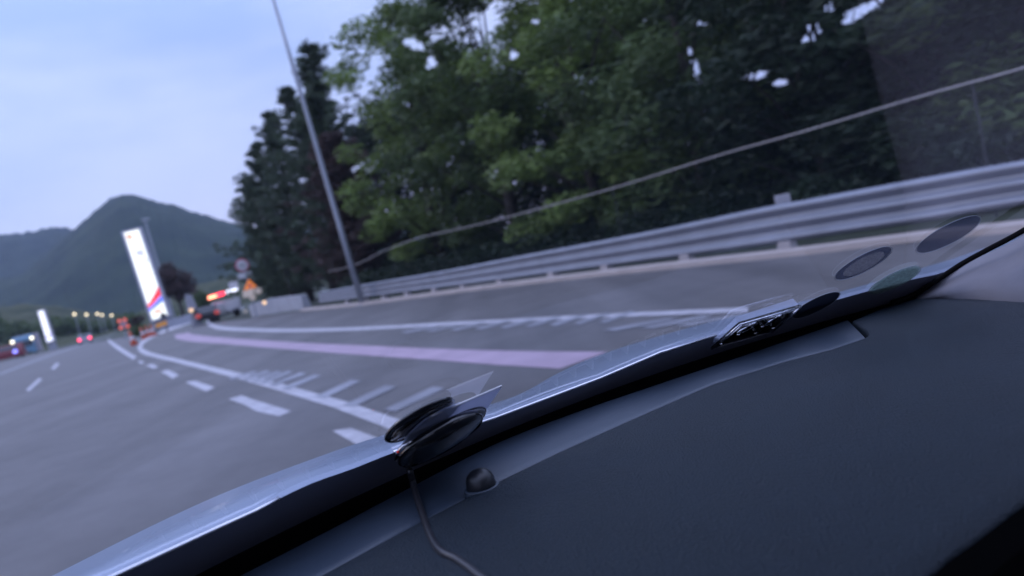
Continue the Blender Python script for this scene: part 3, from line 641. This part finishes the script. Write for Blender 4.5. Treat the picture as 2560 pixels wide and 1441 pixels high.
link('board', MB().plate([P(388, 812, D), P(416, 802, D), P(418, 812, D), P(391, 821, D)], -HD*.15), mat('amber_board_glow', (.62, .27, .03), rough=.5, emit=(.9, .35, .02), es=.12), t)  # board given a faint glow of its own, without any lamp
for x, y in ((392, 818), (414, 810)): q = P(x, y, D); link('leg', MB().tube([(q[0], q[1], 0), q], .05, 6), M['dark'], t)
bush(352, 826, 60, 34, 70, M['leafB'], 'low scrubby plants in the gore beneath the big lit sign', 40)
bush(345, 800, 36, 30, 90, M['brownleaf'], 'dark reddish shrub left of the foot of the big lit sign', 40)
# ------------------------------------------------------------------ OWN CAR
ZB = CH-.28
bx = [(280, 1530), (469, 1441), (781, 1290), (1000, 1183), (1240, 1075), (1650, 923), (1952, 830), (2290, 735)]
bp_ = np.array([G(*q, ZB)[:2] for q in bx]); ca = bp_@TR[:2]; cb_ = bp_@HD[:2]
pf = np.polyfit(ca, cb_, 2)
def bline(a): return TR*a+HD*np.polyval(pf, a)+ZU*ZB
TD = -HD*math.cos(rad(30))+ZU*math.sin(rad(30))
def WS0(x, y, off=0.):
    d = ray(x, y); lo, hi = .05, 4.
    def g(t):
        p = CAM+d*t; v = (p[2]-ZB)/TD[2]; q = p-TD*v; return q@HD-np.polyval(pf, q@TR)
    for _ in range(60):
        m_ = (lo+hi)/2
        if g(m_) < 0: lo = m_
        else: hi = m_
    p = CAM+d*lo; a = (p-TD*((p[2]-ZB)/TD[2]))@TR
    return p+wn(a)*off
def WS(x, y, off=0.):
    u, v = x, y
    for _ in range(5 if off else 1):
        p = WS0(u, v, off)
        if not off: break
        a, b = project(p); u += x-a; v += y-b
    return p
def wn(a):   # inward normal of the glass
    tg_ = TR+HD*np.polyval(np.polyder(pf), a); n_ = np.cross(tg_, TD); n_ /= np.linalg.norm(n_); return n_ if n_[2] < 0 else -n_
car = thing('car', np.array([0, .3, 0.]), 'the dark car seen from inside, its dashboard and windscreen filling the lower half', 'car')
M['dash'] = mat('dashboard_skin', (.0035, .0115, .021), rough=.42, spec=.33, var=.10, scale=14, bump=1.0, bscale=420, bdist=.006)
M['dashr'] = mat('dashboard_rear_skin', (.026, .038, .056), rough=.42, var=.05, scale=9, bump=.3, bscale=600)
M['trim'] = mat('pillar_trim', (.145, .14, .16), rough=.75, var=.05, scale=30, bump=.25, bscale=900)
M['lining'] = mat('roof_lining', (.20, .20, .22), rough=.9)
M['hood'] = mat('bonnet_paint', (.27, .32, .42), rough=.36, metal=.6, var=.02, coat=.15)
M['frit'] = mat('frit_black', (.20, .21, .27), rough=.55, var=.1, spec=.3)
M['gloss'] = mat('piano_black', (.006, .006, .008), rough=.08, var=.1, coat=.6)
M['chrome'] = mat('chrome', (.7, .7, .74), rough=.12, metal=1, var=.02)
M['fin'] = mat('vent_fin', (.8, .8, .84), rough=.5)
# glass material: see-through with true Fresnel mirror
def glassmat(name, tint):
    m = bpy.data.materials.new(name); m.use_nodes = True; n = m.node_tree.nodes; l = m.node_tree.links; n.clear()
    o = n.new('ShaderNodeOutputMaterial'); tr = n.new('ShaderNodeBsdfTransparent'); tr.inputs[0].default_value = tint+(1,)
    gl = n.new('ShaderNodeBsdfGlossy'); gl.inputs['Roughness'].default_value = .0; gl.inputs[0].default_value = (.8, .8, .85, 1)
    # Schlick mirror of a pane (both faces), the same from inside and outside
    ge = n.new('ShaderNodeNewGeometry'); dt = n.new('ShaderNodeVectorMath'); dt.operation = 'DOT_PRODUCT'
    l.new(ge.outputs['Normal'], dt.inputs[0]); l.new(ge.outputs['Incoming'], dt.inputs[1])
    def mm(op, a, b=None):
        x = n.new('ShaderNodeMath'); x.operation = op
        for k_, q_ in enumerate((a, b)):
            if q_ is None: continue
            if isinstance(q_, (int, float)): x.inputs[k_].default_value = q_
            else: l.new(q_, x.inputs[k_])
        return x.outputs[0]
    F_ = mm('ADD', mm('MULTIPLY', mm('POWER', mm('SUBTRACT', 1.0, mm('ABSOLUTE', dt.outputs['Value'])), 5.0), .96), .04)
    F2 = mm('DIVIDE', mm('MULTIPLY', F_, 1.2), mm('ADD', F_, 1.0)); mx_ = n.new('ShaderNodeMixShader')
    l.new(F2, mx_.inputs[0]); l.new(tr.outputs[0], mx_.inputs[1]); l.new(gl.outputs[0], mx_.inputs[2]); l.new(mx_.outputs[0], o.inputs[0]); return m
M['glass'] = glassmat('windscreen_glass', (.90, .93, .93))
As = np.linspace(-1.05, ca[-1]+.22, 60)
link('windscreen', MB().loft([[bline(a)+TD*v for a in As] for v in np.linspace(-.01, 1.0, 24)]), M['glass'], car, shade=True)
# black band printed on the glass foot
ft_px = [(-200, 1640), (100, 1518), (285, 1441), (488, 1347), (640, 1278), (700, 1246), (781, 1208), (883, 1172), (976, 1135), (1100, 1092), (1240, 1046), (1500, 948), (1650, 884), (1790, 840), (1900, 806), (2050, 762), (2200, 720), (2290, 697), (2350, 684), (2450, 648)]
ft = resample(smooth([WS(x, y, .003) for x, y in ft_px], 6), 80)
def under(p, off): # foot of the glass beneath p
    a = (p-TD*((p[2]-ZB)/TD[2]))@TR; return bline(a)+wn(a)*off
fo = link('black_band', MB().loft([[under(p, .003)-TD*.01 for p in ft], [under(p, .003)*.5+p*.5 for p in ft], list(ft)]), M['frit'], car, shade=True)
# bonnet: lip close to the glass, crest where the photo shows its edge, then falling away
hl_px = [(-300, 1680), (-100, 1560), (129, 1441), (390, 1310), (586, 1222), (820, 1134), (957, 1089), (1130, 1040), (1290, 990), (1400, 931), (1500, 888), (1650, 840), (1828, 793), (1960, 765), (2130, 722), (2300, 672), (2380, 648), (2450, 624), (2560, 588)]
crest = resample(smooth([G(x, y, ZB-.015) for x, y in hl_px], 6), 90)
foot = resample(smooth([under(np.asarray(p), -.012)-ZU*.02 for p in ft], 1)[::1], 90)
foot = resample([bline(a)+HD*.012-ZU*.022 for a in np.linspace((crest[0]@TR)+.1, (crest[-1]@TR)-.02, 60)], 90)
rows = [list(foot)]+[[f*(1-t)+c*t+ZU*.006*math.sin(math.pi*t) for f, c in zip(foot, crest)] for t in (.3, .65, 1)]
for fwd, dz in ((.03, -.016), (.10, -.065), (.25, -.2), (.5, -.5), (.7, -.9)): rows.append([c+HD*fwd+ZU*dz for c in crest])
link('bonnet', MB().loft(rows), M['hood'], car, shade=True)
link('bonnet_lip_highlight', MB().tube([WS(x, y-1, .0035) for x, y in ft_px[:6]], .0022, 6), M['chrome'], car, shade=True)  # chrome line put in as the bright highlight along the bonnet lip
link('bonnet_lip_highlight', MB().tube([WS(x, y-1, .0035) for x, y in ((985, 1132), (1100, 1091), (1240, 1045), (1500, 947), (1650, 883), (1790, 839))], .0022, 6), M['chrome'], car, shade=True)
# chrome sliver put in as the wiper's highlight glint
link('wiper_glint', MB().tube([WS(765, 1226, -.022), WS(790, 1216, -.024), WS(812, 1210, -.022)], [.0008, .0022, .0008], 6), M['chrome'], car)
# --- dashboard
def Dz(px, z): return [G(x, y, z) for x, y in px]
gap_lo = [(-260, 1800), (100, 1600), (400, 1540), (625, 1428), (781, 1348), (860, 1307), (1000, 1233), (1240, 1110), (1440, 1032), (1650, 960), (1850, 893), (2050, 822), (2200, 772), (2290, 745)]
seam_px = [(-260, 2020), (300, 1690), (800, 1441), (930, 1370), (1060, 1300), (1265, 1195), (1400, 1130), (1560, 1058), (1780, 962), (1960, 905), (2080, 874), (2163, 846)]
ra = resample(smooth(Dz(gap_lo, ZB-.002), 8), 120); sp = resample(smooth(Dz(seam_px, ZB-.002), 8), 120)
# rear strip ends at the rounded corner: build up to x=2110 of gap line
gl_strip = resample(smooth(Dz(gap_lo[:-3]+[(2119, 801)], ZB-.002), 8), 120)
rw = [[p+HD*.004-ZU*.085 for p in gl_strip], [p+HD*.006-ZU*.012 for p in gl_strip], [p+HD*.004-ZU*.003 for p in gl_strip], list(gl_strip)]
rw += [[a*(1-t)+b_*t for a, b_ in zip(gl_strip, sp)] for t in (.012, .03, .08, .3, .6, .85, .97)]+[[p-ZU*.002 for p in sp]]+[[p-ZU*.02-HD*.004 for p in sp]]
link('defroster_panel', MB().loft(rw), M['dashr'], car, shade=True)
# main pad: from seam (and, right of the strip, the gap line) to the front edge
zp = ZB+.004
top = Dz(seam_px, zp)+Dz([(2172, 838), (2166, 828), (2130, 804)], zp)+Dz([(2200, 774), (2290, 747), (2420, 748), (2560, 757), (2800, 770)], zp)
top = [top[i] for i in range(len(top))]
top = np.array(top); top = resample(np.vstack([top]), 240)
fr_px = [(-700, 3600), (600, 3300), (1400, 2500), (1900, 1850), (2310, 1441), (2440, 1340), (2560, 1252), (2750, 1130), (3100, 940), (3500, 760)]
front = resample(smooth(Dz(fr_px, zp-.003), 8), 240)
rw = [[p-ZU*.022+HD*.0015 for p in top], [p-ZU*.003+HD*.0012 for p in top], [p-HD*.0012 for p in top]]
for t in (.03, .1, .25, .4, .55, .7, .85, .95): rw.append([a*(1-t)+b_*t+ZU*.006*math.sin(math.pi*min(1, t)) for a, b_ in zip(top, front)])
rw += [list(front), [p-HD*.001-ZU*.003 for p in front]]
link('dashboard_front', MB().loft([[p-HD*.001-ZU*.003 for p in front], [p-HD*.003-ZU*.03 for p in front], [p+HD*.02-ZU*.12 for p in front], [p+HD*.12-ZU*.45 for p in front]]), M['black'], car)
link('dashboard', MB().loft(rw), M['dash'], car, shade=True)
# black channel with the demister fins between pad and glass
ch = [(-260, 1780), (500, 1440), (1240, 1118), (1850, 893), (2290, 745)]
link('channel', MB().loft([[bline(a)+HD*.004+ZU*.003 for a in As], [bline(a)+HD*.002-ZU*.07 for a in As], [bline(a)-HD*.10-ZU*.075 for a in As], [bline(a)-HD*.16-ZU*.07 for a in As]]), M['black'], car)
fins = MB(); fl_ = resample(gl_strip, 900); ln = np.r_[0, np.cumsum(np.linalg.norm(np.diff(fl_, axis=0), axis=1))]
for a in np.arange(.03, ln[-1]-.02, .036):
    p = fl_[int(np.searchsorted(ln, a))]; fins.box(p+HD*.028-ZU*.036, (.0032, .044, .016), AX)
link('vent_fins', fins, M['fin'], car)
link('vent_frame', MB().tube([p+HD*.046-ZU*.043 for p in fl_[::12]], .003, 5), M['fin'], car)
# light sensor dome on the seam
ds = G(1205, 1222, ZB+.002)
dn_ = MB(); n = 28
dn_.loft([[ds+np.array([r*math.cos(2*math.pi*i/n), r*math.sin(2*math.pi*i/n), z]) for i in range(n)] for r, z in ((.0175, -.002), (.0175, .006), (.0168, .012), (.0145, .0175), (.010, .0215), (.005, .0235), (.0003, .024))], True, True)
sdm = link('sensor_dome', dn_, mat('dome_plastic', (.008, .009, .012), rough=.38), car, shade=True)
link('sensor_ring', MB().loft([[ds+np.array([r*math.cos(2*math.pi*i/n), r*math.sin(2*math.pi*i/n), z]) for i in range(n)] for r, z in ((.0215, -.003), (.0215, .0015), (.0205, .003), (.0178, .003))], True, False), M['dashr'], sdm, shade=True)
# pillar trim on the right and its black seal
e0 = G(2290, 741, ZB)
tl = [e0, WS(2400, 674, .01), WS(2480, 634, .012), WS(2560, 594, .014), WS(2800, 440, .02), WS(3100, 235, .02)]
tb_ = [e0-ZU*.004, G(2380, 749, ZB+.003), G(2460, 752, ZB+.003), G(2560, 758, ZB+.003), G(2800, 772, ZB+.003), G(3200, 800, ZB+.003)]
tl = resample(smooth(tl, 6), 30); tb_ = resample(smooth(tb_, 6), 30)
mid1 = [a*.65+b_*.35+np.array([-.012, -.03, 0]) for a, b_ in zip(tl, tb_)]; mid2 = [a*.3+b_*.7+np.array([-.014, -.035, 0]) for a, b_ in zip(tl, tb_)]
link('pillar_trim', MB().loft([[p+np.array([.01, .02, 0]) for p in tl], list(tl), mid1, mid2, list(tb_), [p-ZU*.03 for p in tb_]]), M['trim'], car, shade=True)
seal = resample(smooth([WS(2230, 758, .012), WS(2290, 735, .012), WS(2400, 663, .014), WS(2480, 619, .016), WS(2560, 576, .018), WS(2800, 432, .02), WS(3100, 225, .02)], 6), 40)
link('window_seal', MB().tube(seal, .0048, 8), M['black'], car, shade=True)
# cabin shell behind the camera: roof, doors, rear wall (it shades the dashboard)
a0, a1 = -1.05, ca[-1]+.22; ttop = [bline(a)+TD*1.0 for a in np.linspace(a0, a1, 12)]
link('roof', MB().loft([ttop, [p-HD*.5+ZU*.06 for p in ttop], [p-HD*2.0+ZU*.03 for p in ttop]]), M['lining'], car)
def side(a, s):
    p0 = bline(a); w1 = bline(a)+TD*1.0; zz = ZU
    lo = [p0-ZU*.9, p0-HD*2.8-ZU*.9, p0-HD*2.8-ZU*.02, p0-ZU*.02]
    lo[2] = lo[2]+ZU*(.16 if s > 0 else 0); lo[3] = lo[3]+ZU*(.16 if s > 0 else 0)  # right panel raised and pillars thickened to keep side light off the dashboard
    link('door_panel', MB().plate(lo, TR*s*.05), M['dark'], car)
    link('side_pillar', MB().tube([p0, w1], .065, 8), M['lining'], car)
    b2_ = w1-HD*.75; link('side_pillar', MB().tube([b2_, b2_*np.array([1, 1, 0])+ZU*(ZB)], .06, 6), M['lining'], car)
side(a0-.03, -1); side(a1+.03, 1)
bk = [bline(a0)-HD*2.8-ZU*.9, bline(a1)-HD*2.8-ZU*.9, bline(a1)-HD*2.8+ZU*.52, bline(a0)-HD*2.8+ZU*.52]; link('rear_wall', MB().plate(bk, -HD*.05), M['dark'], car)
fl = [bline(a0)-HD*.1-ZU*.85, bline(a1)-HD*.1-ZU*.85, bline(a1)-HD*2.8-ZU*.85, bline(a0)-HD*2.8-ZU*.85]; link('cabin_floor', MB().plate(fl, -ZU*.03), M['black'], car)
# ------------------------------------------------------------------ stickers on the glass (right)
def sticker(px, py, ex, ey, mt, label, ring=None, mt2=None, nm='sticker'):
    """ellipse end point (ex, ey) of the long half axis as seen; a true circle lying on the glass"""
    c = WS(px, py, .004); e_ = WS(ex, ey, .004); R_ = np.linalg.norm(e_-c); a_ = (c-TD*((c[2]-ZB)/TD[2]))@TR; n_ = wn(a_)
    A_ = (e_-c)/R_; B_ = np.cross(n_, A_)
    t = thing(nm, c, label, 'sticker', 'round stickers on the windscreen')
    link('film', MB().disc(c, A_*R_, B_*R_, n_*.0008, 40), mt, t)
    if ring: link('print', MB().disc(c+n_*.001, A_*R_*ring, B_*R_*ring, n_*.0008, 40), mt2, t)
    ol = [c+(A_*math.cos(q_)+B_*math.sin(q_))*R_*1.03 for q_ in np.linspace(0, 2*math.pi, 49)]
    link('outline', MB().tube(ol, .0005, 5), M['pole'], t)
    return t
def film(name, col, alpha, rough=.35, nz_=0):
    
    m = mat(name, col, rough=rough, var=.35 if nz_ else .05, scale=nz_ or 5); n = m.node_tree.nodes; l = m.node_tree.links
    b = n['Principled BSDF']; c_ = [x for x in n if x.type == 'VALTORGB'][0]; o = [x for x in n if x.type == 'OUTPUT_MATERIAL'][0]
    tl_ = n.new('ShaderNodeBsdfTranslucent'); tp_ = n.new('ShaderNodeBsdfTransparent'); a_ = n.new('ShaderNodeMixShader'); b_ = n.new('ShaderNodeMixShader')
    l.new(c_.outputs[0], tl_.inputs[0]); a_.inputs[0].default_value = .5; l.new(b.outputs[0], a_.inputs[1]); l.new(tl_.outputs[0], a_.inputs[2])
    b_.inputs[0].default_value = alpha; l.new(tp_.outputs[0], b_.inputs[1]); l.new(a_.outputs[0], b_.inputs[2]); l.new(b_.outputs[0], o.inputs[0]); return m
sticker(2040, 764, 2096, 732, film('dark_film', (.035, .045, .07), .96), 'round dark plain sticker low on the glass just right of the clear holder')
sticker(2158, 660, 2228, 622, film('smoky_film', (.03, .04, .08), .62), 'round see-through sticker with a speckled centre and dark rim', .74, film('speckle', (.75, .73, .80), .6, nz_=300))
sticker(2236, 702, 2290, 666, film('green_film', (.30, .38, .38), .8, nz_=300), 'round pale green speckled sticker lowest at the right', .9, film('green_print', (.60, .72, .68), .6, nz_=220))
sticker(2370, 588, 2440, 541, film('blue_film', (.035, .045, .085), .62), 'round plain bluish sticker, uppermost and farthest right')
# ------------------------------------------------------------------ clear acrylic holder
def clear(name):
    m = bpy.data.materials.new(name); m.use_nodes = True; b = m.node_tree.nodes['Principled BSDF']
    b.inputs['Transmission Weight'].default_value = 1; b.inputs['Roughness'].default_value = .06; b.inputs['IOR'].default_value = 1.47; b.inputs['Base Color'].default_value = (.93, .95, 1, 1); return m
M['clear'] = clear('clear_acrylic')
hd = thing('card_holder', G(1880, 830, ZB), 'clear acrylic parking card holder with two ovals stuck to the foot of the windscreen', 'card holder')
q = [WS(1776, 868, .006), WS(1845, 806, .009), WS(1998, 762, .009), WS(1926, 826, .006)]
n_ = wn(.4)
link('tray', MB().plate(q, n_*.004), M['clear'], hd)
link('backing', MB().plate([WS(1792, 866, .003), WS(1852, 810, .005), WS(1986, 772, .005), WS(1918, 826, .003)], n_*.001), M['gloss'], hd)
rim = MB()
for a_, b_ in ((q[0], q[1]), (q[1], q[2]), (q[2], q[3])): rim.tube([a_+n_*.004, b_+n_*.004], .0022, 8)
link('rim', rim, M['clear'], hd, shade=True)
edge = MB()
edge.tube([q[0]+n_*.0045, q[1]+n_*.0045], .0009, 6).tube([q[1]+n_*.0045, q[2]+n_*.0045], .0009, 6).tube([q[2]+n_*.0045, q[3]+n_*.0045], .0009, 6).tube([q[0]*.93+q[3]*.07+n_*.0045, q[1]*.93+q[2]*.07+n_*.0045], .0007, 6)
link('bright_edge', edge, M['chrome'], hd, shade=True)
for cx, cy, ex, ey in ((1868, 821, 1893, 808), (1932, 802, 1956, 788)):
    c = WS(cx, cy, .013); e_ = WS(ex, ey, .013); A_ = e_-c; B_ = np.cross(n_, A_)*.9
    link('oval', MB().tube([c+A_*math.cos(t_)+B_*math.sin(t_) for t_ in np.linspace(0, 6.283, 33)], .0011, 5), M['chrome'], hd)
for x, y in ((1846, 836), (1889, 833), (1933, 820), (1802, 860), (1905, 816)): link('glint_dot', MB().disc(WS(x, y, .014), TR*.003, HD*.003, n_*.002, 8), M['chrome'], hd)  # chrome dots put in as glints on the acrylic
M['pale'] = film('sky_sheen', (.60, .66, .82), .35, rough=.15)  # pale colour paints the sky's sheen on the clear top and side faces
link('top_sheen', MB().plate([WS(1843, 805, .010), WS(1996, 761, .010), WS(1982, 747, .004), WS(1838, 793, .004)], n_*.0008), M['pale'], hd)
link('side_sheen', MB().plate([WS(1776, 868, .009), WS(1844, 806, .010), WS(1838, 794, .005), WS(1785, 846, .005)], n_*.0008), M['pale'], hd)
# ------------------------------------------------------------------ toll terminal with its card and cable
td = thing('toll_terminal', G(1090, 1160, ZB), 'glossy black oval toll terminal stuck to the windscreen with a cable hanging from it', 'toll terminal')
def oval_on(cx, cy, ex, ey, off, squash, th, name, m, bulge=0, par=td, n=48):
    c = WS(cx, cy, off); e_ = WS(ex, ey, off); a_ = (c-TD*((c[2]-ZB)/TD[2]))@TR; n__ = wn(a_); A_ = e_-c; B_ = np.cross(n__, A_)*squash
    return link(name, MB().disc(c, A_, B_, n__*th, n, bulge), m, par, shade=True)
oval_on(1050, 1051, 1136, 1000, .0045, 1.0, .006, 'suction_disc', M['gloss'])
oval_on(1104, 1088, 1216, 1026, .013, .85, .008, 'body', M['gloss'], .5)
oval_on(1104, 1090, 1214, 1029, .0185, .82, .003, 'chrome_ring', M['grey'])
oval_on(1102, 1098, 1206, 1040, .023, .95, .012, 'lower_shell', M['gloss'], .6)
link('upper_shell', MB().plate([WS(1000, 1118, .0085), WS(1022, 1082, .0085), WS(1060, 1048, .0085), WS(1110, 1020, .0085), WS(1150, 1006, .0085), WS(1120, 1040, .014), WS(1040, 1100, .009)], wn(-.1)*.002), film('shell_sheen', (.5, .56, .72), 1.0, rough=.2), td)  # pale blue colour paints the reflection on the glossy shell
c = WS(1012, 1118, .03)
link('nose_trim', MB().tube([WS(988, 1150, .020), WS(996, 1132, .020), WS(1010, 1115, .021), WS(1028, 1103, .021)], [.0012, .003, .003, .001], 8), M['chrome'], td, shade=True)
link('status_light', MB().disc(WS(994, 1130, .027), TR*.0012, ZU*.0012, -HD*.001, 10), mat('red_led', (.5, .02, .02), emit=(1, .05, .03), es=.15), td)
cp = [(1024, 1176), (1032, 1205), (1042, 1245), (1058, 1290), (1074, 1335), (1090, 1366), (1108, 1383), (1140, 1398), (1172, 1420), (1210, 1450), (1280, 1500)]
zc = [.035, .016, .006, .003, .004, .006, .008, .008, .008, .008, .008]
link('cable', MB().tube(smooth([G(x, y, ZB+z) for (x, y), z in zip(cp, zc)], 6), .0041, 10), mat('cable_rubber', (.02, .02, .024), rough=.35), td, shade=True)
cdn = wn(-.1)
cpts = [WS(1030, 1108, .010), WS(1077, 1041, .010), WS(1254, 965, .010), WS(1216, 1021, .010)]
cdt = thing('toll_card', (cpts[0]+cpts[2])/2, 'pale card sticking out of the black toll terminal', 'card')
M['card'] = film('card_plastic', (.52, .55, .66), 1.0)
link('card', MB().plate(cpts, cdn*.0012), M['card'], cdt)
link('card_edge', MB().tube([cpts[1], cpts[2]], .0010, 6).tube([cpts[0], cpts[1]], .0007, 6), M['white'], cdt)
# ------------------------------------------------------------------ haze
hm = bpy.data.materials.new('haze_air'); hm.use_nodes = True; hn = hm.node_tree.nodes; hn.clear(); ho = hn.new('ShaderNodeOutputMaterial'); pv = hn.new('ShaderNodeVolumePrincipled')
pv.inputs['Color'].default_value = (.62, .74, 1, 1); pv.inputs['Density'].default_value = .00020; pv.inputs['Anisotropy'].default_value = .2
hm.node_tree.links.new(pv.outputs[0], ho.inputs['Volume'])
link('haze', MB().box((0, 830, 180), (4600, 2120, 364)), hm, kind='stuff', label='bluish evening haze filling the valley', category='haze')
